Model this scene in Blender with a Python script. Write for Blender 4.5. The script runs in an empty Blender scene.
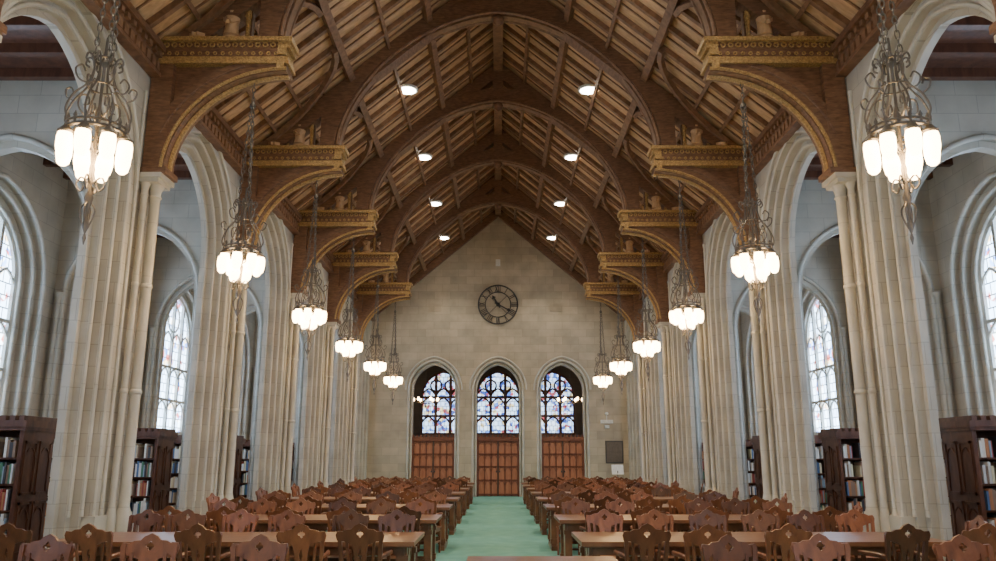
import bpy, bmesh, math, random
from mathutils import Vector, Matrix
random.seed(7)
S=bpy.context.scene
pi=math.pi

# ------------------------------------------------------------------ mesh builder
class MB:
    def __init__(s): s.v=[];s.f=[];s.m=[];s.s=[]
    def add(s,vs,fs,m=0,sm=False):
        o=len(s.v); s.v+=[tuple(v) for v in vs]
        for f in fs:
            s.f.append([i+o for i in f]); s.m.append(m); s.s.append(sm)
    def box(s,x0,x1,y0,y1,z0,z1,m=0):
        vs=[(x,y,z) for z in (z0,z1) for y in (y0,y1) for x in (x0,x1)]
        s.add(vs,[(0,2,3,1),(4,5,7,6),(0,1,5,4),(2,6,7,3),(0,4,6,2),(1,3,7,5)],m)
    def beam(s,p0,p1,w,h,m=0,up=(0,0,1),w1=None,h1=None):
        p0=Vector(p0);p1=Vector(p1);t=(p1-p0).normalized();u=Vector(up)
        sd=t.cross(u)
        if sd.length<1e-4: sd=t.cross(Vector((1,0,0)))
        sd.normalize();u=sd.cross(t)
        w1=w if w1 is None else w1; h1=h if h1 is None else h1
        vs=[]
        for p,ww,hh in ((p0,w,h),(p1,w1,h1)):
            for a,b in ((-1,-1),(1,-1),(1,1),(-1,1)): vs.append(p+sd*a*ww/2+u*b*hh/2)
        s.add(vs,[(0,1,2,3),(7,6,5,4),(0,4,5,1),(1,5,6,2),(2,6,7,3),(3,7,4,0)],m)
    def prism(s,pts,ext,m=0):
        n=len(pts);e=Vector(ext);a=[Vector(p) for p in pts]
        vs=a+[p+e for p in a]
        fs=[list(range(n)),list(range(2*n-1,n-1,-1))]+[(i,(i+1)%n,(i+1)%n+n,i+n) for i in range(n)]
        s.add(vs,fs,m)
    def tube(s,path,r,ref=(0,1,0),n=8,m=0,closed=False,rr=None):
        P=[Vector(p) for p in path];N=len(P);ref=Vector(ref).normalized();vs=[]
        for i,p in enumerate(P):
            if closed: t=P[(i+1)%N]-P[i-1]
            else: t=P[min(i+1,N-1)]-P[max(i-1,0)]
            t.normalize();sd=ref.cross(t)
            if sd.length<1e-4: sd=Vector((1,0,0)).cross(t)
            sd.normalize();up=t.cross(sd)
            R=r if rr is None else rr[i]
            for k in range(n):
                a=2*pi*k/n+pi/n; vs.append(p+sd*R*math.cos(a)+up*R*math.sin(a))
        fs=[]
        for i in range(N if closed else N-1):
            j=(i+1)%N
            for k in range(n): fs.append((i*n+k,i*n+(k+1)%n,j*n+(k+1)%n,j*n+k))
        if not closed: fs.append(list(range(n-1,-1,-1)));fs.append([(N-1)*n+k for k in range(n)])
        s.add(vs,fs,m,True)
    def lathe(s,c,prof,n=12,m=0,sm=True):
        vs=[];fs=[]
        for r,z in prof:
            for k in range(n):
                a=2*pi*k/n; vs.append((c[0]+r*math.cos(a),c[1]+r*math.sin(a),c[2]+z))
        for i in range(len(prof)-1):
            for k in range(n): fs.append((i*n+k,i*n+(k+1)%n,(i+1)*n+(k+1)%n,(i+1)*n+k))
        fs.append(list(range(n-1,-1,-1)));fs.append([(len(prof)-1)*n+k for k in range(n)])
        s.add(vs,fs,m,sm)
    def torus(s,c,R,r,ax=(0,0,1),n=16,k=6,m=0):
        ax=Vector(ax).normalized();a=ax.orthogonal().normalized();b=ax.cross(a);c=Vector(c)
        s.tube([c+a*R*math.cos(2*pi*i/n)+b*R*math.sin(2*pi*i/n) for i in range(n)],r,ax,k,m,True)
    def mesh(s,name,mats):
        me=bpy.data.meshes.new(name);me.from_pydata(s.v,[],s.f)
        for mt in mats: me.materials.append(mt)
        me.polygons.foreach_set('material_index',s.m);me.polygons.foreach_set('use_smooth',s.s)
        bm=bmesh.new();bm.from_mesh(me);bmesh.ops.recalc_face_normals(bm,faces=bm.faces);bm.to_mesh(me);bm.free()
        me.set_sharp_from_angle(angle=0.80)
        me.update();return me
    def obj(s,name,mats,loc=(0,0,0)):
        return put(name,s.mesh(name,mats),loc)
def put(name,me,loc=(0,0,0),rz=0,sc=1):
    o=bpy.data.objects.new(name,me);S.collection.objects.link(o)
    o.location=loc;o.rotation_euler=(0,0,rz);o.scale=(sc,sc,sc);return o
def smooth_path(pts,n=5):
    P=[Vector(p) for p in pts];P=[P[0]*2-P[1]]+P+[P[-1]*2-P[-2]];out=[]
    for i in range(1,len(P)-2):
        for k in range(n):
            t=k/n;a,b,c,d=P[i-1],P[i],P[i+1],P[i+2]
            out.append(0.5*((2*b)+(c-a)*t+(2*a-5*b+4*c-d)*t*t+(-a+3*b-3*c+d)*t**3))
    out.append(P[-2]);return out

# ------------------------------------------------------------------ materials
def newmat(name):
    m=bpy.data.materials.new(name);m.use_nodes=True;nt=m.node_tree
    for n in list(nt.nodes): nt.nodes.remove(n)
    o=nt.nodes.new('ShaderNodeOutputMaterial');b=nt.nodes.new('ShaderNodeBsdfPrincipled')
    nt.links.new(b.outputs[0],o.inputs[0]);return m,nt,b,o
def N(nt,t,**k):
    n=nt.nodes.new(t)
    for a,v in k.items(): setattr(n,a,v)
    return n
def ramp(nt,stops,interp='LINEAR'):
    r=N(nt,'ShaderNodeValToRGB');r.color_ramp.interpolation=interp;e=r.color_ramp.elements
    while len(e)<len(stops): e.new(0.5)
    for i,(p,c) in enumerate(stops): e[i].position=p;e[i].color=(*c,1)
    return r
def uvz(nt):
    g=N(nt,'ShaderNodeNewGeometry');sp=N(nt,'ShaderNodeSeparateXYZ');sn=N(nt,'ShaderNodeSeparateXYZ')
    nt.links.new(g.outputs['Position'],sp.inputs[0]);nt.links.new(g.outputs['True Normal'],sn.inputs[0])
    ab=N(nt,'ShaderNodeMath',operation='ABSOLUTE');nt.links.new(sn.outputs[0],ab.inputs[0])
    gt=N(nt,'ShaderNodeMath',operation='GREATER_THAN');nt.links.new(ab.outputs[0],gt.inputs[0]);gt.inputs[1].default_value=0.7
    mx=N(nt,'ShaderNodeMix',data_type='FLOAT');nt.links.new(gt.outputs[0],mx.inputs[0])
    nt.links.new(sp.outputs[0],mx.inputs[2]);nt.links.new(sp.outputs[1],mx.inputs[3])
    c=N(nt,'ShaderNodeCombineXYZ');nt.links.new(mx.outputs[0],c.inputs[0]);nt.links.new(sp.outputs[2],c.inputs[1])
    return c.outputs[0],g.outputs['Position']
def stone(name,c1,c2,mort,bw=0.7,rh=0.33,rough=0.6,ms=0.007):
    m,nt,b,o=newmat(name);uv,pos=uvz(nt)
    br=N(nt,'ShaderNodeTexBrick');nt.links.new(uv,br.inputs['Vector'])
    br.inputs['Color1'].default_value=(*c1,1);br.inputs['Color2'].default_value=(*c2,1);br.inputs['Mortar'].default_value=(*mort,1)
    br.inputs['Scale'].default_value=1;br.inputs['Mortar Size'].default_value=ms;br.inputs['Mortar Smooth'].default_value=0.3
    br.inputs['Brick Width'].default_value=bw;br.inputs['Row Height'].default_value=rh
    no=N(nt,'ShaderNodeTexNoise');nt.links.new(pos,no.inputs['Vector']);no.inputs['Scale'].default_value=1.6;no.inputs['Detail'].default_value=6
    r=ramp(nt,[(0.3,(0.76,0.75,0.72)),(0.7,(1.06,1.05,1.02))]);nt.links.new(no.outputs[0],r.inputs[0])
    mx=N(nt,'ShaderNodeMix',data_type='RGBA',blend_type='MULTIPLY');mx.inputs[0].default_value=0.9
    nt.links.new(br.outputs[0],mx.inputs[6]);nt.links.new(r.outputs[0],mx.inputs[7]);nt.links.new(mx.outputs[2],b.inputs['Base Color'])
    bp=N(nt,'ShaderNodeBump');bp.inputs['Strength'].default_value=0.15;bp.inputs['Distance'].default_value=0.012
    iv=N(nt,'ShaderNodeMath',operation='SUBTRACT');iv.inputs[0].default_value=1;nt.links.new(br.outputs['Fac'],iv.inputs[1])
    nt.links.new(iv.outputs[0],bp.inputs['Height']);nt.links.new(bp.outputs[0],b.inputs['Normal'])
    b.inputs['Roughness'].default_value=rough;return m
def wood(name,c1,c2,scale=(3,3,14),rough=0.45,rnd=False,bump=0.1,coord='Object'):
    m,nt,b,o=newmat(name);tc=N(nt,'ShaderNodeTexCoord');mp=N(nt,'ShaderNodeMapping')
    mp.inputs['Scale'].default_value=scale;nt.links.new(tc.outputs[coord],mp.inputs[0])
    no=N(nt,'ShaderNodeTexNoise');no.inputs['Scale'].default_value=2.2;no.inputs['Detail'].default_value=7;no.inputs['Distortion'].default_value=0.6
    nt.links.new(mp.outputs[0],no.inputs['Vector'])
    r=ramp(nt,[(0.3,c1),(0.7,c2)]);nt.links.new(no.outputs[0],r.inputs[0]);out=r.outputs[0]
    if rnd:
        oi=N(nt,'ShaderNodeObjectInfo');mr=N(nt,'ShaderNodeMapRange');mr.inputs[3].default_value=0.35;mr.inputs[4].default_value=1.3
        nt.links.new(oi.outputs['Random'],mr.inputs[0]);hs=N(nt,'ShaderNodeHueSaturation')
        nt.links.new(mr.outputs[0],hs.inputs['Value']);nt.links.new(out,hs.inputs['Color']);out=hs.outputs[0]
    nt.links.new(out,b.inputs['Base Color']);b.inputs['Roughness'].default_value=rough
    bp=N(nt,'ShaderNodeBump');bp.inputs['Strength'].default_value=bump;bp.inputs['Distance'].default_value=0.02
    nt.links.new(no.outputs[0],bp.inputs['Height']);nt.links.new(bp.outputs[0],b.inputs['Normal']);return m
def plain(name,c,rough=0.5,metal=0,em=None,es=0):
    m,nt,b,o=newmat(name);no=N(nt,'ShaderNodeTexNoise');no.inputs['Scale'].default_value=9
    r=ramp(nt,[(0.3,tuple(x*0.85 for x in c)),(0.7,tuple(min(1,x*1.1) for x in c))]);nt.links.new(no.outputs[0],r.inputs[0])
    nt.links.new(r.outputs[0],b.inputs['Base Color']);b.inputs['Roughness'].default_value=rough;b.inputs['Metallic'].default_value=metal
    if em: b.inputs['Emission Color'].default_value=(*em,1);b.inputs['Emission Strength'].default_value=es
    return m
def stained(name,strength,pale,colors,thr=0.5,cell=5.0):
    m,nt,b,o=newmat(name);uv,pos=uvz(nt)
    vo=N(nt,'ShaderNodeTexVoronoi');vo.inputs['Scale'].default_value=cell;nt.links.new(uv,vo.inputs['Vector'])
    sp=N(nt,'ShaderNodeSeparateColor');nt.links.new(vo.outputs['Color'],sp.inputs[0])
    k=len(colors);r=ramp(nt,[(i/k,c) for i,c in enumerate(colors)],'CONSTANT');nt.links.new(sp.outputs[0],r.inputs[0])
    no=N(nt,'ShaderNodeTexNoise');no.inputs['Scale'].default_value=1.6;nt.links.new(uv,no.inputs['Vector'])
    gt=ramp(nt,[(thr-0.02,(0,0,0)),(thr+0.02,(1,1,1))]);nt.links.new(no.outputs[0],gt.inputs[0])
    mx=N(nt,'ShaderNodeMix',data_type='RGBA');nt.links.new(gt.outputs[0],mx.inputs[0]);mx.inputs[6].default_value=(*pale,1);nt.links.new(r.outputs[0],mx.inputs[7])
    br=N(nt,'ShaderNodeTexBrick');nt.links.new(uv,br.inputs['Vector']);br.inputs['Scale'].default_value=1
    br.inputs['Brick Width'].default_value=0.22;br.inputs['Row Height'].default_value=0.26;br.inputs['Mortar Size'].default_value=0.014
    br.inputs['Color1'].default_value=(1,1,1,1);br.inputs['Color2'].default_value=(0.6,0.65,0.75,1);br.inputs['Mortar'].default_value=(0.01,0.01,0.01,1)
    m2=N(nt,'ShaderNodeMix',data_type='RGBA',blend_type='MULTIPLY');m2.inputs[0].default_value=1
    nt.links.new(mx.outputs[2],m2.inputs[6]);nt.links.new(br.outputs[0],m2.inputs[7])
    nt.links.new(m2.outputs[2],b.inputs['Emission Color']);b.inputs['Emission Strength'].default_value=strength
    b.inputs['Base Color'].default_value=(0.1,0.1,0.12,1);b.inputs['Roughness'].default_value=0.3;return m

M_stone=stone('limestone',(0.56,0.53,0.465),(0.50,0.475,0.415),(0.40,0.38,0.33))
M_trim=stone('limestone_smooth',(0.60,0.575,0.51),(0.57,0.545,0.48),(0.48,0.455,0.40),3.0,0.9,0.42)
M_end=stone('limestone_warm',(0.55,0.475,0.365),(0.45,0.39,0.30),(0.37,0.32,0.245),0.75,0.36)
M_wd=wood('oak_dark',(0.12,0.058,0.030),(0.26,0.135,0.072))
M_wroof=wood('oak_panel',(0.46,0.28,0.145),(0.68,0.44,0.245),(2,6,2),0.5)
M_wrib=wood('oak_rib',(0.16,0.085,0.045),(0.31,0.17,0.095),(3,3,3),0.5)
M_gold=wood('oak_carved_gold',(0.24,0.135,0.045),(0.60,0.37,0.13),(14,14,14),0.4,bump=1.0)
M_table=wood('table_oak',(0.14,0.055,0.024),(0.27,0.12,0.052),(2,10,2),0.3)
M_chair=wood('chair_oak',(0.145,0.048,0.021),(0.28,0.10,0.042),(6,6,2),0.36,rnd=True)
M_shelf=wood('bookcase_oak',(0.08,0.03,0.017),(0.17,0.068,0.036),(4,4,1),0.4)
M_door=wood('door_oak',(0.13,0.036,0.018),(0.22,0.07,0.033),(6,6,1),0.4)
M_panel=wood('door_panel_oak',(0.34,0.12,0.06),(0.48,0.19,0.10),(6,6,1),0.4)
M_iron=plain('wrought_iron',(0.15,0.13,0.11),0.38,0.55)
M_lamp=plain('frosted_lamp_glass',(0.9,0.85,0.7),0.4,0,(1.0,0.66,0.32),28)
M_down=plain('downlight_lens',(0.9,0.9,0.8),0.4,0,(1.0,0.93,0.78),30)
M_white=plain('white_plastic',(0.75,0.75,0.72),0.5)
M_brz=plain('bronze_plaque',(0.09,0.085,0.08),0.5,0.5)
M_floor=wood('floor_oak',(0.12,0.09,0.06),(0.2,0.15,0.1),(1,6,1),0.5)
pal_side=[(0.75,0.88,1),(0.22,0.40,0.8),(0.8,0.6,0.3),(0.45,0.10,0.08),(0.10,0.20,0.6),(0.7,0.85,0.9)]
M_glass=stained('stained_glass_side',15.0,(0.55,0.77,1.0),pal_side,0.54,6)
M_glassb=stained('stained_glass_great',6,(0.75,0.85,1.0),pal_side,0.5,4)
M_glass2=stained('stained_glass_end',4.2,(0.52,0.74,1.0),[(0.6,0.8,1),(0.03,0.07,0.28),(0.5,0.68,0.95),(0.07,0.18,0.55),(0.28,0.05,0.06),(0.65,0.8,1.0),(0.6,0.5,0.25)],0.44,6)
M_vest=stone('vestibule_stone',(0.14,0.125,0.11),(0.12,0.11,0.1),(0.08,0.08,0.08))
def carpetmat():
    m,nt,b,o=newmat('teal_carpet');no=N(nt,'ShaderNodeTexNoise');no.inputs['Scale'].default_value=3;no.inputs['Detail'].default_value=9
    tc=N(nt,'ShaderNodeTexCoord');nt.links.new(tc.outputs['Object'],no.inputs['Vector'])
    r=ramp(nt,[(0.3,(0.13,0.36,0.29)),(0.7,(0.19,0.45,0.37))]);nt.links.new(no.outputs[0],r.inputs[0]);nt.links.new(r.outputs[0],b.inputs['Base Color'])
    b.inputs['Roughness'].default_value=0.9;return m
M_carpet=carpetmat()
def bookmat():
    m,nt,b,o=newmat('book_cloth');a=N(nt,'ShaderNodeVertexColor');a.layer_name='Col';nt.links.new(a.outputs[0],b.inputs['Base Color']);b.inputs['Roughness'].default_value=0.6;return m
M_book=bookmat()

# ------------------------------------------------------------------ arch helpers
def arc(cx,w,zs,R,n=12):
    am=math.acos((R-w)/R);L=[(cx-w+R-R*math.cos(am*i/n),zs+R*math.sin(am*i/n)) for i in range(n+1)]
    return L+[(2*cx-u,z) for u,z in L[-2::-1]]
def arch_wall(mb,P,u0,u1,z0,z1,cx,w,zs,R,v0,v1,sill=None,m=0,n=12,ends=True):
    b=z0 if sill is None else sill
    A=arc(cx,w,zs,R,n)
    def q(a,b_,c,d): mb.add([P(*a),P(*b_),P(*c),P(*d)],[(0,1,2,3)],m)
    for v in (v0,v1):
        q((u0,v,z0),(cx-w,v,z0),(cx-w,v,z1),(u0,v,z1)); q((cx+w,v,z0),(u1,v,z0),(u1,v,z1),(cx+w,v,z1))
        if sill is not None: q((cx-w,v,z0),(cx+w,v,z0),(cx+w,v,sill),(cx-w,v,sill))
        for (a,za),(c,zc) in zip(A,A[1:]): q((a,v,za),(c,v,zc),(c,v,z1),(a,v,z1))
    pts=[(cx-w,b)]+A+[(cx+w,b)]
    for (a,za),(c,zc) in zip(pts,pts[1:]): q((a,v0,za),(a,v1,za),(c,v1,zc),(c,v0,zc))
    if sill is not None: q((cx-w,v0,b),(cx-w,v1,b),(cx+w,v1,b),(cx+w,v0,b))
    if ends:
        q((u0,v0,z0),(u0,v1,z0),(u0,v1,z1),(u0,v0,z1));q((u1,v0,z0),(u1,v1,z0),(u1,v1,z1),(u1,v0,z1))
    q((u0,v0,z1),(u0,v1,z1),(u1,v1,z1),(u1,v0,z1))
def roll(mb,P,cx,w,z0,zs,R,v,r,ref,m=0,n=12,k=8):
    pts=[(cx-w,z0),(cx-w,(z0+zs)/2)]+arc(cx,w,zs,R,n)+[(cx+w,(z0+zs)/2),(cx+w,z0)]
    mb.tube([P(u,v,z) for u,z in pts],r,ref,k,m)
def rib(mb,inner,outer,P,v0,v1,m=0):
    for i in range(len(inner)-1):
        a,b,c,d=inner[i],inner[i+1],outer[i+1],outer[i]
        mb.add([P(a[0],v0,a[1]),P(b[0],v0,b[1]),P(c[0],v0,c[1]),P(d[0],v0,d[1]),P(a[0],v1,a[1]),P(b[0],v1,b[1]),P(c[0],v1,c[1]),P(d[0],v1,d[1])],
               [(0,1,2,3),(7,6,5,4),(0,4,5,1),(3,2,6,7)]+([(0,3,7,4)] if i==0 else [])+([(1,5,6,2)] if i==len(inner)-2 else []),m)
def hgt(d,w,zs,R):
    d=abs(d);return zs+math.sqrt(max(0,R*R-(d+R-w)**2))
def make_window(name,P,ref,cx,w,z0,zs,R,v,nl,rows,gm,fm,dv=0.06,bar=0.045):
    mb=MB();pts=[(cx-w,z0)]+arc(cx,w,zs,R,10)+[(cx+w,z0)]
    mb.add([P(u,v,z) for u,z in pts],[list(range(len(pts)))],1)
    vf=v-dv
    def bm_(a,b,t=bar): mb.beam(P(a[0],vf,a[1]),P(b[0],vf,b[1]),t*2,t*2,0,ref)
    mb.tube([P(u,vf,z) for u,z in pts],bar*1.5,ref,6,0)
    bm_((cx-w,z0),(cx+w,z0),bar*1.5)
    lw=2*w/nl
    for i in range(1,nl):
        u=cx-w+lw*i; bm_((u,z0),(u,hgt(u-cx,w,zs,R)-0.02))
    for z in rows: bm_((cx-w,z),(cx+w,z),bar*0.8)
    for i in range(nl):
        c=cx-w+lw*(i+.5)
        for zz in [zs-0.15]+[r-lw*.75 for r in rows]:
            A=arc(c,lw/2,zz,lw*0.75,5);mb.tube([P(u,vf,z) for u,z in A],bar*0.7,ref,6,0)
    top=hgt(0,w,zs,R);r=(top-zs)*0.28
    if nl%2==1:
        for sx in (-1,1): mb.torus(P(cx+sx*lw*0.5,vf,zs+0.42*(top-zs)),r*0.8,bar*0.7,ref,12,6,0)
    else: mb.torus(P(cx,vf,zs+0.5*(top-zs)),r,bar*0.7,ref,14,6,0)
    return mb.obj(name,[fm,gm])

# ------------------------------------------------------------------ dimensions
BAY=4.8;PIERS=[12.5+BAY*k for k in range(-4,6)];Y0=PIERS[0];YE=36.5
XF=5.9;XB=6.38;XO=9.8
ridge=13.5;sl=0.85
def roofz(x): return ridge-sl*abs(x)
wn=0
# ---- nave arcade walls
for s,side in ((-1,'left'),(1,'right')):
    mb=MB();tr=MB()
    P=lambda u,v,z:(s*(XF+v),u,z)
    for a in range(len(PIERS)-1):
        u0,u1=PIERS[a],PIERS[a]+BAY;cx=(u0+u1)/2
        arch_wall(mb,P,u0,u1,0,8.42,cx,1.86,5.85,2.13,0.0,0.13,ends=False)
        arch_wall(mb,P,u0,u1,0,8.42,cx,1.73,5.85,2.0,0.13,0.25,ends=False)
        arch_wall(mb,P,u0,u1,0,8.42,cx,1.60,5.85,1.87,0.25,0.36,ends=False)
        arch_wall(mb,P,u0,u1,0,8.42,cx,1.50,5.85,1.77,0.36,0.48,ends=False)
        roll(tr,P,cx,1.89,0.8,5.85,2.16,0.01,0.028,(1,0,0))
        roll(tr,P,cx,1.77,0.8,5.85,2.04,0.12,0.034,(1,0,0))
        roll(tr,P,cx,1.64,0.8,5.85,1.91,0.24,0.034,(1,0,0))
        A=arc(cx,2.06,5.85,2.33);tr.tube([P(u,-0.03,z) for u,z in A],0.04,(1,0,0),6)
    mb.obj('wall_'+side,[M_stone])
    for y in PIERS[:-1]:
        for dy,dx,r in ((0,0.20,0.08),(-0.155,0.09,0.05),(0.155,0.09,0.05),(-0.33,0.02,0.03),(0.33,0.02,0.03)):
            X=s*(XF-dx);top=6.05 if abs(dy)<0.3 else 7.6
            tr.lathe((X,y+dy,0),[(r*1.9,0),(r*1.9,0.35),(r*1.5,0.45),(r*1.6,0.75),(r*1.25,0.85),(r,0.92),(r,top-0.24),(r*1.35,top-0.21),(r*1.05,top-0.17),(r*1.15,top-0.1),(r*1.7,top)],12)
            for zb in (2.6,4.3):
                if abs(dy)<0.3: tr.lathe((X,y+dy,zb),[(r,0),(r*1.25,0.02),(r*1.25,0.06),(r,0.08)],12)
        a,b=sorted((s*(XF-0.33),s*XF));tr.box(a,b,y-0.24,y+0.24,6.05,6.12)
        a,b=sorted((s*(XF-0.38),s*XF));tr.box(a,b,y-0.28,y+0.28,6.12,6.2)
        a,b=sorted((s*(XF-0.12),s*(XB+.05)));tr.box(a,b,y-0.66,y+0.66,0,0.5)
        a,b=sorted((s*(XF-0.07),s*(XB+.02)));tr.box(a,b,y-0.60,y+0.60,0.5,0.8)
    tr.obj('trim_1' if s<0 else 'trim_2',[M_trim])
    c=MB();y0,y1=Y0,YE-0.01
    def bx(a,b,y0,y1,z0,z1,m=0): c.box(min(s*a,s*b),max(s*a,s*b),y0,y1,z0,z1,m)
    bx(5.78,5.9,y0,y1,7.95,8.45,0);bx(5.68,5.9,y0,y1,8.38,8.5,0);bx(5.72,5.9,y0,y1,7.93,8.0,0)
    y=y0+0.1
    while y<y1-0.1:
        bx(5.72,5.79,y,y+0.1,8.28,8.37,1); bx(5.745,5.79,y,y+0.13,8.04,8.2,1); y+=0.2
    c.obj('cornice_'+side,[M_wd,M_wrib])
    ow=MB();Po=lambda u,v,z:(s*(XO+v),u,z)
    for a in range(len(PIERS)-1):
        u0,u1=PIERS[a],PIERS[a]+BAY;cx=(u0+u1)/2
        arch_wall(ow,Po,u0,u1,0,8.3,cx,1.72,5.15,1.95,0,0.15,2.3,ends=False)
        arch_wall(ow,Po,u0,u1,0,8.3,cx,1.55,5.15,1.77,0.15,0.3,2.35,ends=False)
        arch_wall(ow,Po,u0,u1,0,8.3,cx,1.35,5.15,1.56,0.3,0.5,2.4,ends=False)
        roll(ow,Po,cx,1.76,2.3,5.15,1.99,0.0,0.05,(1,0,0));roll(ow,Po,cx,1.58,2.35,5.15,1.8,0.14,0.04,(1,0,0))
        roll(ow,Po,cx,1.38,2.4,5.15,1.59,0.29,0.04,(1,0,0))
        wn+=1;make_window('window_%d'%wn,Po,(1,0,0),cx,1.35,2.4,5.15,1.56,0.45,4,[3.4,4.4],M_glass,M_trim)
    ow.obj('wall_aisle_'+side,[M_stone])
    wp=MB()
    for a in range(len(PIERS)-1):
        y0=PIERS[a]+0.5;y1=y0+BAY-1.0
        wp.box(min(s*9.72,s*9.795),max(s*9.72,s*9.795),y0,y1,0,2.15,0);wp.box(min(s*9.66,s*9.795),max(s*9.66,s*9.795),y0,y1,2.15,2.25,0)
        n=8
        for i in range(n+1):
            yy=y0+(y1-y0)*i/n; wp.box(min(s*9.69,s*9.72),max(s*9.69,s*9.72),yy-0.05,yy+0.05,0,2.15,0)
    wp.obj('wainscot_'+side,[M_shelf])
    for i,y in enumerate(PIERS[:-1]):
        t=MB();Pt=lambda u,v,z:(s*u,y+v,z)
        arch_wall(t,Pt,XB,XO,0,7.95,8.1,1.46,5.2,1.64,-0.22,0.22)
        arch_wall(t,Pt,XB,XO,0,7.95,8.1,1.34,5.2,1.52,-0.1,0.1)
        for v in (-0.22,0.22): roll(t,Pt,8.1,1.48,0.0,5.2,1.66,v,0.05,(0,1,0))
        t.lathe((s*9.66,y-0.27,0),[(0.06,0),(0.06,5.0),(0.1,5.15),(0.11,5.2)],8)
        t.obj('transverse_arch',[M_stone])

# ---- floor, carpet, aisle ceilings
f=MB();f.box(-10.4,10.4,Y0-0.6,43.6,-0.2,-0.015,0);f.obj('floor',[M_floor])
f=MB();f.box(-5.35,5.35,Y0+0.05,YE-0.02,-0.015,0,0);f.box(-0.9,0.9,YE-0.02,YE+0.9,-0.015,0,0);f.obj('aisle_carpet',[M_carpet])
for s,nm in ((-1,'left'),(1,'right')):
    f=MB();a,b=sorted((s*XB,s*10.35));f.box(a,b,Y0,YE,7.96,8.1,0)
    y=Y0+0.4
    while y<YE-0.2:
        f.box(a,b,y-0.07,y+0.07,7.80,7.96,0);y+=0.8
    f.obj('ceiling_aisle_'+nm,[M_shelf])

# ---- main roof
r=MB()
for s in (-1,1):
    pts=[(0,Y0,ridge),(s*6.05,Y0,roofz(6.05)),(s*6.05,YE+0.3,roofz(6.05)),(0,YE+0.3,ridge)]
    r.prism(pts,(0,0,0.12),0)
    nrm=Vector((s*sl,0,1)).normalized()
    n=int((YE-Y0)/0.8)
    for i in range(n+1):
        y=Y0+0.8*i
        off=-nrm*0.05
        r.beam(Vector((0,y,ridge))+off,Vector((s*5.9,y,roofz(5.9)))+off,0.10,0.12,1,nrm)
        off=-nrm*0.015
        r.beam(Vector((0,y+.4,ridge))+off,Vector((s*5.9,y+.4,roofz(5.9)))+off,0.035,0.03,1,nrm)
    for px,hh in ((0.85,.10),(1.75,.2),(2.65,.10),(3.55,.22),(4.6,.10),(5.2,.10)):
        off=-nrm*(0.05+hh/4)
        r.beam(Vector((s*px,Y0,roofz(px)))+off,Vector((s*px,YE,roofz(px)))+off,hh*0.75,hh,1,nrm)
r.box(-0.14,0.14,Y0,YE,ridge-0.42,ridge-0.08,1)
r.obj('ceiling',[M_wroof,M_wrib])

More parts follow.
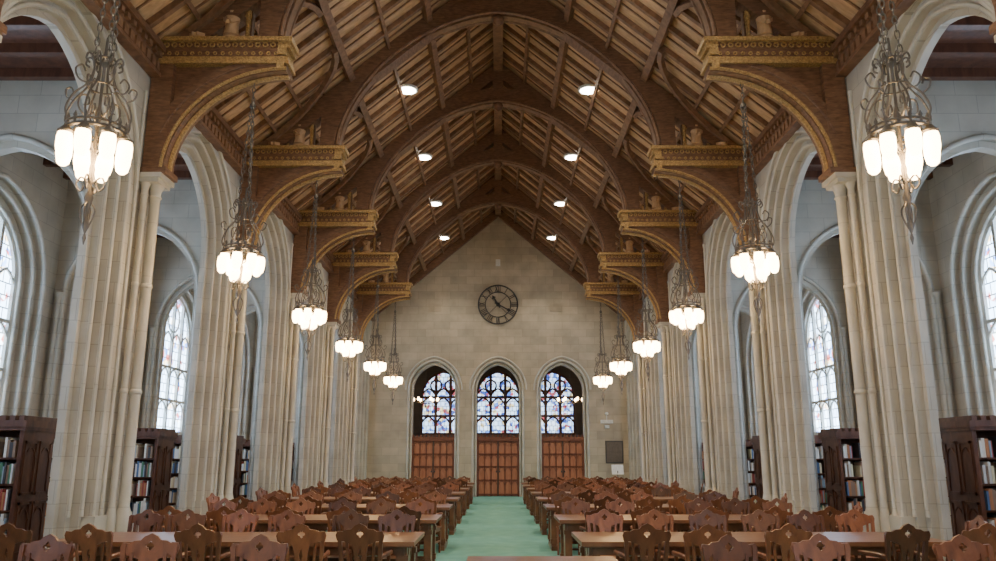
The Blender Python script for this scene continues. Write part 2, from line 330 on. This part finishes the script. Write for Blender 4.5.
# ---- hammerbeam truss
t=MB()
for s in (-1,1):
    PT=lambda u,v,z:(s*u,v,z)
    a,b=sorted((s*5.52,s*5.88));t.box(a,b,-0.20,0.20,6.2,8.3,0)
    a,b=sorted((s*5.46,s*5.88));t.box(a,b,-0.25,0.25,6.2,6.30,0)
    def ell(a_,b_,n=14): return [(3.6+a_*math.cos(pi/2*i/n),6.25+b_*math.sin(pi/2*i/n)) for i in range(n+1)]
    inn=ell(1.93,1.80);out=[(min(x,5.7),min(z,8.22)) for x,z in ell(2.35,2.1)]
    rib(t,inn,out,PT,-0.185,0.185,0)
    for v in (-0.19,0.19):
        t.tube([PT(x,v,z) for x,z in ell(1.98,1.85)],0.032,(0,1,0),6,2)
        t.tube([PT(x,v,z) for x,z in ell(2.16,2.0)[3:12]],0.018,(0,1,0),6,0)
    t.tube([PT(x,0,z) for x,z in ell(1.92,1.79)],0.05,(0,1,0),6,2)
    pts=[PT(x,-0.07,z) for x,z in ell(2.1,1.93)]+[PT(3.65,-0.07,8.25),PT(5.65,-0.07,8.25)]
    t.prism(pts,(0,0.14,0),0)
    a,b=sorted((s*3.66,s*5.86));t.box(a,b,-0.20,0.20,8.2,8.60,0)
    a,b=sorted((s*3.56,s*5.87));t.box(a,b,-0.27,0.27,8.585,8.66,2);t.box(a,b,-0.24,0.24,8.18,8.235,2)
    a,b=sorted((s*3.60,s*5.87));t.box(a,b,-0.215,0.215,8.235,8.31,2)
    for i_,(xx,zz,hh) in enumerate(((3.52,8.62,.1),(3.56,8.52,.1),(3.61,8.40,.12),(3.58,8.25,.12),(3.64,8.13,.1))):
        a,b=sorted((s*xx,s*3.76));t.box(a,b,-0.24+.02*(i_%2),0.24-.02*(i_%2),zz-hh/2,zz+hh/2,2)
    x=3.72
    while x<5.8:
        for v in (-0.21,0.21):
            t.torus(PT(x,v,8.53),0.04,0.016,(0,1,0),8,4,2);t.torus(PT(x+.07,v,8.37),0.028,0.014,(0,1,0),6,4,2)
        x+=0.13
    a,b=sorted((s*3.78,s*4.12));t.box(a,b,-0.17,0.17,8.66,roofz(3.95)-0.15,0)
    for x in (4.35,4.90,5.45):
        top=roofz(x)-0.3;h=top-8.66
        t.beam((s*x,0.04,8.66),(s*x,0.04,top),0.11,0.13,0,(0,1,0))
        t.lathe((s*x,-.06,8.66),[(0.05,0),(0.05,h*.1),(0.035,h*.2),(0.05,h*.6),(0.03,h*.8),(0.06,h)],8,2)
    for x in (4.62,5.18):
        top=roofz(x)-0.3;h=min(0.85,top-8.68)
        t.lathe((s*x,-.10,8.66),[(.15,0),(.15,.05),(.10,.07),(.14,.10),(.115,h*.4),(.125,h*.62),(.135,h*.72),(.05,h*.79),(.038,h*.82),(.075,h*.87),(.08,h*.93),(.03,h)],10,3)
        t.beam((s*x-.12,-.14,8.66+h*.66),(s*x-.02,-.26,8.66+h*.48),.06,.06,3);t.beam((s*x+.12,-.14,8.66+h*.66),(s*x+.02,-.26,8.66+h*.48),.06,.06,3)
        A=arc(s*x,.22,8.66+h*.85,.28,6);t.tube([(u,-.04,min(z,roofz(x)-.15)) for u,z in A],.028,(0,1,0),5,2)
    nrm=Vector((s*sl,0,1)).normalized();off=-nrm*0.24
    t.beam(Vector((0,0,ridge))+off,Vector((s*5.88,0,roofz(5.88)))+off,0.34,0.38,0,nrm)
    n=24;k=1.72;inn=[];out=[]
    for i in range(n+1):
        a_=pi/2*i/n;c_=max(0,math.cos(a_))**(2/k);s_=max(0,math.sin(a_))**(2/k)
        inn.append((3.78*c_,8.7+3.45*s_));out.append((4.10*c_,8.7+3.83*s_))
    rib(t,inn,out,PT,-0.19,0.19,0)
    inn2=[(x*0.985,8.7+(z-8.7)*0.985) for x,z in inn]
    for v in (-0.2,0.2): t.tube([PT(x,v,z) for x,z in inn2],0.035,(0,1,0),6,1)
    rib(t,[(x*0.975,8.7+(z-8.7)*0.975) for x,z in inn],inn,PT,-0.1,0.1,1)
    for x in (1.3,2.5):
        z0=8.7+3.7*(1-(x/4.0)**k)**(1/k);t.beam((s*x,0,z0-0.1),(s*x,0,roofz(x)-0.3),0.14,0.14,0,(0,1,0))
t.box(-0.16,0.16,-0.16,0.16,12.1,ridge-0.2,0)
t.lathe((0,0,11.85),[(0.02,0),(0.12,0.08),(0.16,0.2),(0.1,0.32)],8,0)
tm=t.mesh('hammerbeam_truss',[M_wd,M_wrib,M_gold,M_wroof])
for y in PIERS[1:-1]: put('hammerbeam_truss',tm,(0,y,0))
e=MB()
for s in (-1,1):
    nrm=Vector((s*sl,0,1)).normalized();off=-nrm*0.2
    e.beam(Vector((0,YE-0.12,ridge))+off,Vector((s*5.88,YE-0.12,roofz(5.88)))+off,0.2,0.34,0,nrm)
e.obj('trim_3',[M_wd])
wb=MB()
for s in (-1,1):
    for y in PIERS[1:-1]:
        for d in (-1,1):
            pts=[];n=8
            for i in range(n+1):
                a=pi/2*i/n
                y_=y+d*(0.18+1.5*(1-math.cos(a)));px=5.3-1.75*math.sin(a)
                if y_<Y0 or y_>YE: continue
                pts.append(Vector((s*px,y_,roofz(px)-0.22)))
            if len(pts)>3: wb.tube(pts,0.08,(s*sl,0,1),4,0)
wb.obj('roof_wind_braces',[M_wrib])

# ---- downlights
d=MB();d.lathe((0,0,0),[(0.27,0.0),(0.28,0.06),(0.23,0.07),(0.23,0.02)],20,1);d.lathe((0,0,0.0),[(0.225,0.0),(0.15,-0.04),(0.02,-0.06)],20,0)
dm=d.mesh('ceiling_downlight',[M_down,M_white])
for i in range(9):
    y=PIERS[0]+BAY*(i+.5)-.2
    for s in (-1,1):
        put('ceiling_downlight',dm,(s*2.42,y,roofz(2.42)-0.2))
        l=bpy.data.lights.new('downlight_beam','SPOT');l.energy=400;l.color=(1,.88,.68);l.spot_size=2.0;l.spot_blend=0.6;l.shadow_soft_size=0.18
        o=bpy.data.objects.new('downlight_beam',l);S.collection.objects.link(o);o.location=(s*2.42,y,roofz(2.42)-0.34)

# ---- end wall
w=MB();Pe=lambda u,v,z:(u,YE+v,z)
AC=2.95
for cx,u0,u1 in ((-AC,-6.5,-AC/2),(0,-AC/2,AC/2),(AC,AC/2,6.5)):
    arch_wall(w,Pe,u0,u1,0,7,cx,1.12,4.75,1.35,0,0.2,ends=False)
    arch_wall(w,Pe,u0,u1,0,7,cx,0.98,4.75,1.21,0.2,0.7,ends=False)
w.prism([(-6.5,YE,7),(6.5,YE,7),(6.5,YE,8.3),(6.0,YE,roofz(6.0)+.1),(0,YE,ridge+.1),(-6.0,YE,roofz(6.0)+.1),(-6.5,YE,8.3)],(0,0.7,0))
w.box(-10.4,-6.5,YE,YE+0.7,0,8.2);w.box(6.5,10.4,YE,YE+0.7,0,8.2)
w.obj('wall_end',[M_end])
tr=MB()
for cx in (-AC,0,AC):
    roll(tr,Pe,cx,1.14,0.0,4.75,1.37,0.0,0.06,(0,1,0));roll(tr,Pe,cx,1.02,0.0,4.75,1.25,0.18,0.06,(0,1,0))
    A=arc(cx,1.3,4.75,1.53);tr.tube([Pe(u,-0.03,z) for u,z in A],0.05,(0,1,0),6)
tr.obj('trim_4',[M_trim])
# ---- back wall with great window (behind the camera)
w=MB();Pb=lambda u,v,z:(u,Y0-v,z)
arch_wall(w,Pb,-10.4,10.4,0,8.3,0,3.6,4.6,3.6,0,0.5,1.8)
w.prism([(-6.5,Y0,8.3),(6.5,Y0,8.3),(0,Y0,ridge+.15)],(0,-0.5,0));w.obj('wall_back',[M_stone])
wn+=1;make_window('window_%d'%wn,Pb,(0,1,0),0,3.6,1.8,4.6,3.6,0.3,6,[3.2,4.4],M_glassb,M_trim)
# ---- vestibule
VY=42.8
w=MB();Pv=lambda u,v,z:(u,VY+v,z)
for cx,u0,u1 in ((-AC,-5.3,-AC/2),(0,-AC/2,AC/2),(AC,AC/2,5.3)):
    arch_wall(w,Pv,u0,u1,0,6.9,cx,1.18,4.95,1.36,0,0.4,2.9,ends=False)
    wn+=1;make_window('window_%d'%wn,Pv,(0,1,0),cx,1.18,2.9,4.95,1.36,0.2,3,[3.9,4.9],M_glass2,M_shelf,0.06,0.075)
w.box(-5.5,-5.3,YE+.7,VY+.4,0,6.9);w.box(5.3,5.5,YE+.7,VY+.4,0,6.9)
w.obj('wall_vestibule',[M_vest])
w=MB();w.box(-5.5,5.5,YE+.7,VY+.4,6.9,7.05);w.obj('ceiling_vestibule',[M_shelf])

# ---- screens & doors
def panel_door(mb,x0,x1,y,z0,z1,cols,rows,m=0,mi=1):
    mb.box(x0,x1,y,y+0.05,z0,z1,mi)
    fw=0.06
    for i in range(cols+1):
        x=x0+(x1-x0)*i/cols;mb.box(max(x0,x-fw/2),min(x1,x+fw/2),y-0.03,y+0.02,z0,z1,m)
    for zz in rows: mb.box(x0,x1,y-0.03,y+0.02,zz-0.04,zz+0.04,m)
    cw=(x1-x0)/cols
    for i in range(cols):
        c=x0+cw*(i+.5)
        for j in range(len(rows)-1):
            zt=rows[j+1]-0.04;A=arc(c,cw/2-fw/2,zt-0.16,cw*0.7,4)
            mb.tube([(u,y-0.02,min(z,zt)) for u,z in A],0.015,(0,1,0),4,m)
for i,cx in enumerate((-AC,0,AC)):
    mb=MB();y=YE+0.35
    mb.box(cx-0.975,cx+0.975,y-0.08,y+0.1,2.45,2.62,0)
    for sx in (-1,1):
        a,b=sorted((cx+sx*0.975,cx+sx*0.9));mb.box(a,b,y-0.08,y+0.1,0,2.5,0)
    rows=[0.08,0.7,1.3,1.85,2.42]
    panel_door(mb,cx-0.9,cx-0.02,y,0.02,2.45,3,rows);panel_door(mb,cx+0.02,cx+0.9,y,0.02,2.45,3,rows)
    mb.box(cx-.02,cx+.02,y-.01,y+.05,.02,2.45,2)
    for k in range(12): mb.box(cx-0.95+k*0.165,cx-0.87+k*0.165,y-0.05,y+0.06,2.62,2.72,0)
    mb.lathe((cx-0.07,y-0.07,1.05),[(0.02,0),(0.035,0.03),(0.02,0.08)],8,2);mb.lathe((cx+0.07,y-0.07,1.05),[(0.02,0),(0.035,0.03),(0.02,0.08)],8,2)
    mb.obj('door_%d'%(i+1),[M_door,M_panel,M_brz,M_shelf])

# ---- clock
c=MB();C=Vector((0,0,0))
c.torus(C,0.92,0.035,(0,1,0),40,6);c.torus(C,0.60,0.025,(0,1,0),36,6)
c.torus(C,0.07,0.03,(0,1,0),12,6)
rom=['XII','I','II','III','IIII','V','VI','VII','VIII','IX','X','XI']
for i,tx in enumerate(rom):
    a=pi/2-2*pi*i/12;rd=Vector((math.cos(a),0,math.sin(a)));tg=Vector((math.sin(a),0,-math.cos(a)))
    W={'I':0.075,'V':0.12,'X':0.13};tot=sum(W[ch] for ch in tx);p=-tot/2
    for ch in tx:
        m_=p+W[ch]/2;q=W[ch]/2-0.015
        f=lambda u,v: C+rd*(0.76+v)+tg*u
        if ch=='I': L=[((m_,-.13),(m_,.13))]
        elif ch=='V': L=[((m_-q,.13),(m_,-.13)),((m_,-.13),(m_+q,.13))]
        else: L=[((m_-q,.13),(m_+q,-.13)),((m_-q,-.13),(m_+q,.13))]
        for A,B in L: c.beam(f(*A),f(*B),0.03,0.03,0,(0,1,0))
        p+=W[ch]
def hand(ang,L,w_):
    a=pi/2-math.radians(ang);rd=Vector((math.cos(a),0,math.sin(a)));
    c.beam(C-rd*0.18+Vector((0,-.04,0)),C+rd*L*0.8+Vector((0,-.04,0)),w_,0.02,0,(0,1,0),w_*0.9)
    c.beam(C+rd*L*0.7+Vector((0,-.04,0)),C+rd*L+Vector((0,-.04,0)),w_*2.4,0.02,0,(0,1,0),0.01)
hand(118,0.72,0.06);hand(328,0.5,0.08)
for i in range(4):
    a=pi/4+pi/2*i;c.beam(C+Vector((math.cos(a),0,math.sin(a)))*0.07,C+Vector((math.cos(a),0,math.sin(a)))*0.6,0.02,0.02,0,(0,1,0))
c.obj('wall_clock',[M_brz],(0,YE-0.06,8.72))
mb=MB();mb.box(-0.4,0.4,-0.04,0,-0.5,0.5,0);mb.box(-0.34,0.34,-0.055,-0.04,-0.44,0.44,1);mb.obj('memorial_plaque',[M_brz,M_iron],(5.25,YE-.001,1.95))
mb=MB();mb.box(-0.28,0.28,-0.09,0,-0.08,0.08,0);mb.box(-0.1,0.1,-0.13,0,-0.3,-0.16,0);mb.tube([(0,-.04,.3),(0,-.04,.08)],0.02,(0,1,0),6,0);mb.lathe((0,-.10,.3),[(.05,0),(.09,.05),(.05,.12)],10,0);mb.obj('emergency_light',[M_white],(4.95,YE-.001,3.3))
mb=MB();mb.box(-0.11,0.11,-0.08,0,-0.16,0.16,0);mb.lathe((0,-.08,-.04),[(.04,-.03),(.05,0),(.03,.03)],10,0);mb.obj('motion_sensor',[M_white],(0,YE-.001,10.75))
for x in (-2.95,2.75):
    mb=MB();mb.box(-0.32,0.32,-0.03,0,-0.2,0.2,0)
    for k in range(6): mb.box(-0.28,0.28,-0.05,-0.03,-0.17+k*0.06,-0.14+k*0.06,0)
    mb.obj('wall_vent',[M_end],(x,YE-.001,8.6))
mb=MB();mb.lathe((0,0,0),[(0.18,0),(0.18,0.02),(0.02,0.05),(0.02,1.15)],12,0);mb.beam((0,-.02,1.0),(0,.12,1.4),0.5,0.02,1,(0,-1,.4));mb.obj('sign_stand',[M_iron,M_white],(5.1,34.6,0))

# ---- chandelier
c=MB()
c.torus((0,0,.20),.29,.022,(0,0,1),24,6);c.torus((0,0,.26),.29,.014,(0,0,1),24,6)
for i in range(16):
    a=2*pi*i/16;c.lathe((.29*math.cos(a),.29*math.sin(a),.2),[(.014,0),(.014,.07),(.022,.09),(.003,.14)],5,0)
for i in range(8):
    a=2*pi*i/8+pi/8;R_=Vector((math.cos(a),math.sin(a),0));rf=(-math.sin(a),math.cos(a),0)
    p=R_*.30
    c.lathe((p.x,p.y,0),[(.03,-.16),(.06,-.13),(.078,-.04),(.078,.06),(.066,.11)],12,1)
    c.lathe((p.x,p.y,0),[(.07,.11),(.08,.13),(.045,.17),(.02,.2)],10,0)
    f=lambda r,z:R_*r+Vector((0,0,z))
    c.tube(smooth_path([f(.29,.26),f(.33,.38),f(.27,.56),f(.15,.72),f(.10,.9),f(.12,1.03),f(.17,1.06),f(.19,.99),f(.15,.95)]),.011,rf,5)
    if i%2:
        c.tube(smooth_path([f(.05,.42),f(.13,.36),f(.21,.44),f(.20,.56),f(.13,.58),f(.11,.5),f(.16,.47)],4),.010,rf,5)
        c.tube(smooth_path([f(.15,.72),f(.24,.74),f(.28,.84),f(.22,.90),f(.18,.84)],4),.010,rf,5)
    else:
        c.tube(smooth_path([f(.27,.56),f(.34,.60),f(.36,.68),f(.31,.71),f(.28,.66)],4),.010,rf,5)
        c.tube(smooth_path([f(.02,-.35),f(.10,-.28),f(.14,-.37),f(.09,-.43),f(.06,-.37)],4),.010,rf,5)
        c.tube(smooth_path([f(.01,-.85),f(.06,-.72),f(.07,-.62),f(.02,-.55)],4),.009,rf,5)
        c.tube([f(.02,.0),f(.29,.20)],.010,rf,5)
for i in range(4):
    a=2*pi*i/4;c.lathe((.13*math.cos(a),.13*math.sin(a),0),[(.03,-.29),(.055,-.26),(.072,-.17),(.06,-.08)],10,1)
c.lathe((0,0,0),[(.004,-1.0),(.02,-.93),(.008,-.88),(.04,-.8),(.015,-.72),(.025,-.6),(.045,-.5),(.018,-.42),(.025,-.3),(.04,-.05),(.018,0.0),(.016,.3),(.04,.4),(.016,.5),(.016,.95),(.05,1.0),(.02,1.08),(.012,1.3)],10,0)
c.torus((0,0,1.03),.11,.014,(0,0,1),18,6);c.torus((0,0,.72),.15,.010,(0,0,1),18,6)
def chain(p0,p1):
    p0=Vector(p0);p1=Vector(p1);L=(p1-p0).length;n=int(L/.085);t_=(p1-p0).normalized()
    sx=t_.orthogonal().normalized();sy=t_.cross(sx)
    for i in range(n):
        cc=p0+(p1-p0)*((i+.5)/n);ax=sx if i%2 else sy;bx_=sy if i%2 else sx
        c.tube([cc+t_*.055*math.cos(2*pi*k/8)+bx_*.024*math.sin(2*pi*k/8) for k in range(8)],.009,ax,4,0,True)
for i in range(3):
    a=2*pi*i/3+pi/2;chain((.11*math.cos(a),.11*math.sin(a),1.03),(.02*math.cos(a),.02*math.sin(a),2.75))
c.lathe((0,0,2.72),[(.01,0),(.05,.03),(.05,.08),(.01,.14)],10)
chain((0,0,2.83),(0,0,3.4))
c.lathe((0,0,3.37),[(.015,0),(.05,.04),(.07,.08)],10)
cm=c.mesh('chandelier',[M_iron,M_lamp])
for y in PIERS[1:-1]:
    for s in (-1,1): put('chandelier',cm,(s*4.19,y,4.72),0.3*s)
# small candle-ring pendants in the vestibule
c=MB();c.torus((0,0,0),.6,.015,(0,0,1),24,6);c.lathe((0,0,-.3),[(.01,0),(.04,.1),(.015,.2),(.015,1.0),(.012,2.75),(.05,2.8)],8,0)
for i in range(6):
    a=2*pi*i/6;x_,y_=.6*math.cos(a),.6*math.sin(a);c.tube([(0,0,-.1),(x_,y_,0)],.01,(0,0,1),5,0)
    c.lathe((x_,y_,0),[(.04,0),(.05,.03),(.015,.05)],8,0);c.lathe((x_,y_,.05),[(.03,0),(.065,.06),(.06,.13),(.02,.17)],10,1)
vm=c.mesh('ring_pendant_lamp',[M_iron,M_lamp])
for s in (-1,1): put('ring_pendant_lamp',vm,(s*3.6,39.6,4.4))

# ---- bookcases with books
def bookcase():
    b=MB();L=2.55
    b.box(0,0.06,-.42,.42,0,2.15,0);b.box(L-.06,L,-.42,.42,0,2.15,0);b.box(.06,L-.06,-.02,.02,0.1,2.1,0)
    b.box(-.03,L,-.45,.45,0,0.12,0);b.box(-.05,L,-.47,.47,2.1,2.2,0);b.box(-.03,L,-.45,.45,2.05,2.1,0)
    for x in (L/3,2*L/3): b.box(x-.025,x+.025,-.42,.42,.12,2.06,0)
    zs=[.12,.5,.88,1.26,1.64]
    for z in zs: b.box(.06,L-.06,-.40,.40,z-.015,z+.012,0)
    for y0,y1 in ((-.36,-.03),(.03,.36)):
        for z0,z1 in ((.25,1.0),(1.1,1.9)):
            b.box(-.02,.0,y0,y0+.04,z0,z1,0);b.box(-.02,.0,y1-.04,y1,z0,z1,0);b.box(-.02,0,y0,y1,z0,z0+.04,0);b.box(-.02,0,y0,y1,z1-.04,z1,0)
            yc=(y0+y1)/2;A=arc(yc,.12,z1-.25,.16,4);b.tube([(-.01,u,z) for u,z in A],.012,(1,0,0),4,0)
    k=0
    while k*.14<L-.1:
        b.box(k*.14,k*.14+.08,-.46,.46,2.2,2.27,0);k+=1
    nf=len(b.f);cols=[]
    pal=[(.4,.08,.06),(.1,.18,.35),(.08,.22,.14),(.6,.5,.34),(.8,.77,.7),(.85,.84,.8),(.3,.2,.14),(.06,.06,.07),(.5,.22,.1),(.3,.4,.5),(.8,.75,.5),(.85,.83,.78),(.7,.7,.7)]
    for z in zs:
        for sd in (-1,1):
            x=.1
            while x<L-.12:
                if any(abs(x+.02-q)<.05 for q in (L/3,2*L/3)): x+=.06;continue
                if random.random()<.05: x+=random.uniform(.05,.15);continue
                w_=random.uniform(.02,.05);h=random.uniform(.22,.33);dp=random.uniform(.0,.02)
                y0,y1=sorted((sd*.06,sd*(.425-dp)));b.box(x,x+w_,y0,y1,z+.012,z+.012+h,1)
                cols+= [random.choice(pal)]*6;x+=w_+.003
    me=b.mesh('library_bookcase',[M_shelf,M_book])
    ca=me.color_attributes.new('Col','FLOAT_COLOR','CORNER')
    for i,p in enumerate(me.polygons):
        col=(.1,.05,.03) if i<nf else cols[i-nf]
        for li in p.loop_indices: ca.data[li].color=(*col,1)
    return me
bk=bookcase()
for y in PIERS[1:-1]:
    put('library_bookcase',bk,(7.12,y,-.015));put('library_bookcase',bk,(-7.12,y,-.015),pi)

# ---- tables
t=MB();L=3.9;W=1.2
t.box(0,L,0,W,.715,.76,0);t.box(.03,L-.03,.03,W-.03,.70,.715,0)
t.box(.12,L-.12,.12,.15,.61,.70,0);t.box(.12,L-.12,W-.15,W-.12,.61,.70,0);t.box(.12,.15,.12,W-.12,.61,.70,0);t.box(L-.15,L-.12,.12,W-.12,.61,.70,0)
for x in (.14,L/2,L-.14):
    for y in (.2,W-.2):
        t.box(x-.05,x+.05,y-.05,y+.05,.08,.70,0);t.box(x-.065,x+.065,y-.065,y+.065,.55,.61,0);t.box(x-.065,x+.065,y-.065,y+.065,.12,.2,0)
    t.box(x-.05,x+.05,.1,W-.1,0,.08,0)
    A=[(.25,.5),(.35,.58),(.6,.61),(.85,.58),(.95,.5)]
    rib(t,A,[(u,.66) for u,z in A],lambda u,v,z:(x+v,u,z),-.02,.02,0)
t.box(.14,L-.14,W/2-.04,W/2+.04,.1,.2,0)
for x in (.14,L/2,L-.14): t.box(x-.03,x+.03,W/2-.1,W/2+.1,.08,.66,0)
tmesh=t.mesh('reading_table',[M_table])

# ---- chair
def chair():
    b=MB()
    b.box(-.235,.235,-.21,.23,.425,.455)
    b.box(-.22,.22,-.2,.21,.37,.425)
    for sx in (-1,1):
        b.beam((sx*.21,.2,0),(sx*.21,.2,.43),.032,.032,0,(0,1,0),.042,.042)
        b.beam((sx*.21,.2,.43),(sx*.225,.17,.66),.035,.035,0,(0,1,0))
        b.beam((sx*.20,-.25,0),(sx*.20,-.2,.45),.036,.036,0,(0,1,0),.045,.045)
        b.beam((sx*.20,-.2,.44),(sx*.235,-.285,.90),.042,.035,0,(0,1,0))
        b.tube(smooth_path([(sx*.215,-.24,.66),(sx*.25,-.1,.675),(sx*.255,.08,.67),(sx*.24,.22,.665)],4),.024,(0,0,1),6)
        b.beam((sx*.205,-.22,.2),(sx*.21,.2,.2),.025,.03)
        b.beam((sx*.13,-.215,.52),(sx*.155,-.268,.84),.03,.014,0,(0,1,0))
    b.beam((-.2,-.01,.2),(.2,-.01,.2),.025,.03)
    b.beam((-.2,-.212,.52),(.2,-.212,.52),.02,.05)
    b.beam((-.2,.2,.33),(.2,.2,.33),.02,.05)
    bm=bmesh.new()
    half=[(.07,.52),(.062,.60),(.07,.70),(.09,.785),(.18,.815),(.255,.825),(.268,.875),(.25,.915),(.19,.91),(.15,.93),(.09,.935),(.06,.965),(.0,.99)]
    out=half+[(-x,z) for x,z in half[-2::-1]]
    hole=[]
    for i in range(16):
        a=2*pi*i/16;r=.024+.016*abs(math.cos(2*a));hole.append((r*math.cos(a),.89+r*math.sin(a)))
    hole2=[(.0,.62),(.022,.68),(.0,.75),(-.022,.68)]
    es=[]
    for loop in (out,hole,hole2):
        vs=[bm.verts.new((x,0,z)) for x,z in loop]
        for i in range(len(vs)): es.append(bm.edges.new((vs[i],vs[(i+1)%len(vs)])))
    bmesh.ops.triangle_fill(bm,use_beauty=True,edges=es)
    g=bmesh.ops.extrude_face_region(bm,geom=bm.faces[:])
    for v in g['geom']:
        if isinstance(v,bmesh.types.BMVert): v.co.y-=.028
    bm.verts.ensure_lookup_table();bm.verts.index_update()
    vs=[(v.co.x,v.co.y-.19-.095*(v.co.z-.45)/.45-.0,v.co.z) for v in bm.verts];fs=[[v.index for v in f.verts] for f in bm.faces]
    bm.free();b.add(vs,fs)
    b.v=[(x*.9,y,z) for x,y,z in b.v]
    return b.mesh('reading_chair',[M_chair])
cmesh=chair()
def place(x,y,rz): put('reading_chair',cmesh,(x,y,0),rz)
TP=3.1
for k in range(-1,8):
    y0=8.7+TP*k-(0.35 if k==-1 else 0)
    for s in (-1,1):
        put('reading_table',tmesh,((.88 if s>0 else -4.78),y0,0))
        for side in (-1,1):
            if k==0 and side<0: xs=[1.4,2.0,2.9,4.0,4.88]
            elif k==-1 and side<0: continue
            elif k==-1: xs=[1.9,2.75,3.9] if s>0 else [2.0,2.95,3.8]
            else: xs=[1.3,1.95,2.65,3.3,3.95,4.55] if (k+side)%3 else [1.35,2.15,2.95,3.75,4.5]
            for x in xs:
                if k>0 and random.random()<.05: continue
                yy=(y0-.16-random.uniform(0,.2)) if side<0 else (y0+W+.16+random.uniform(0,.2))
                place(s*(x+random.uniform(-.06,.06)),yy,(0 if side<0 else pi)+random.uniform(-.16,.16))
        if k>=0 and random.random()<.8: place(s*5.12,y0+.6,(pi/2 if s>0 else -pi/2)+random.uniform(-.3,.3))
t=MB();t.box(-.65,.65,-.35,.35,.72,.76,0)
for sx in (-1,1):
    for sy in (-1,1): t.beam((sx*.58,sy*.28,0),(sx*.58,sy*.28,.72),.05,.05,0,(0,1,0),.07,.07)
t.box(-.56,.56,-.27,-.25,.62,.72,0);t.box(-.56,.56,.25,.27,.62,.72,0)
t.obj('side_table',[M_table],(.38,7.1,0))

# ------------------------------------------------------------------ world & camera
W_=bpy.data.worlds.new('World');S.world=W_;W_.use_nodes=True
bg=W_.node_tree.nodes['Background'];sk=W_.node_tree.nodes.new('ShaderNodeTexSky');sk.sky_type='HOSEK_WILKIE'
W_.node_tree.links.new(sk.outputs[0],bg.inputs[0]);bg.inputs[1].default_value=0.6
cam=bpy.data.cameras.new('Camera');co=bpy.data.objects.new('Camera',cam);S.collection.objects.link(co)
cam.sensor_width=36;cam.lens=790/996*36;co.location=(0,0,1.6);co.rotation_euler=(math.radians(90+12.8),0,0);cam.clip_end=200
S.camera=co
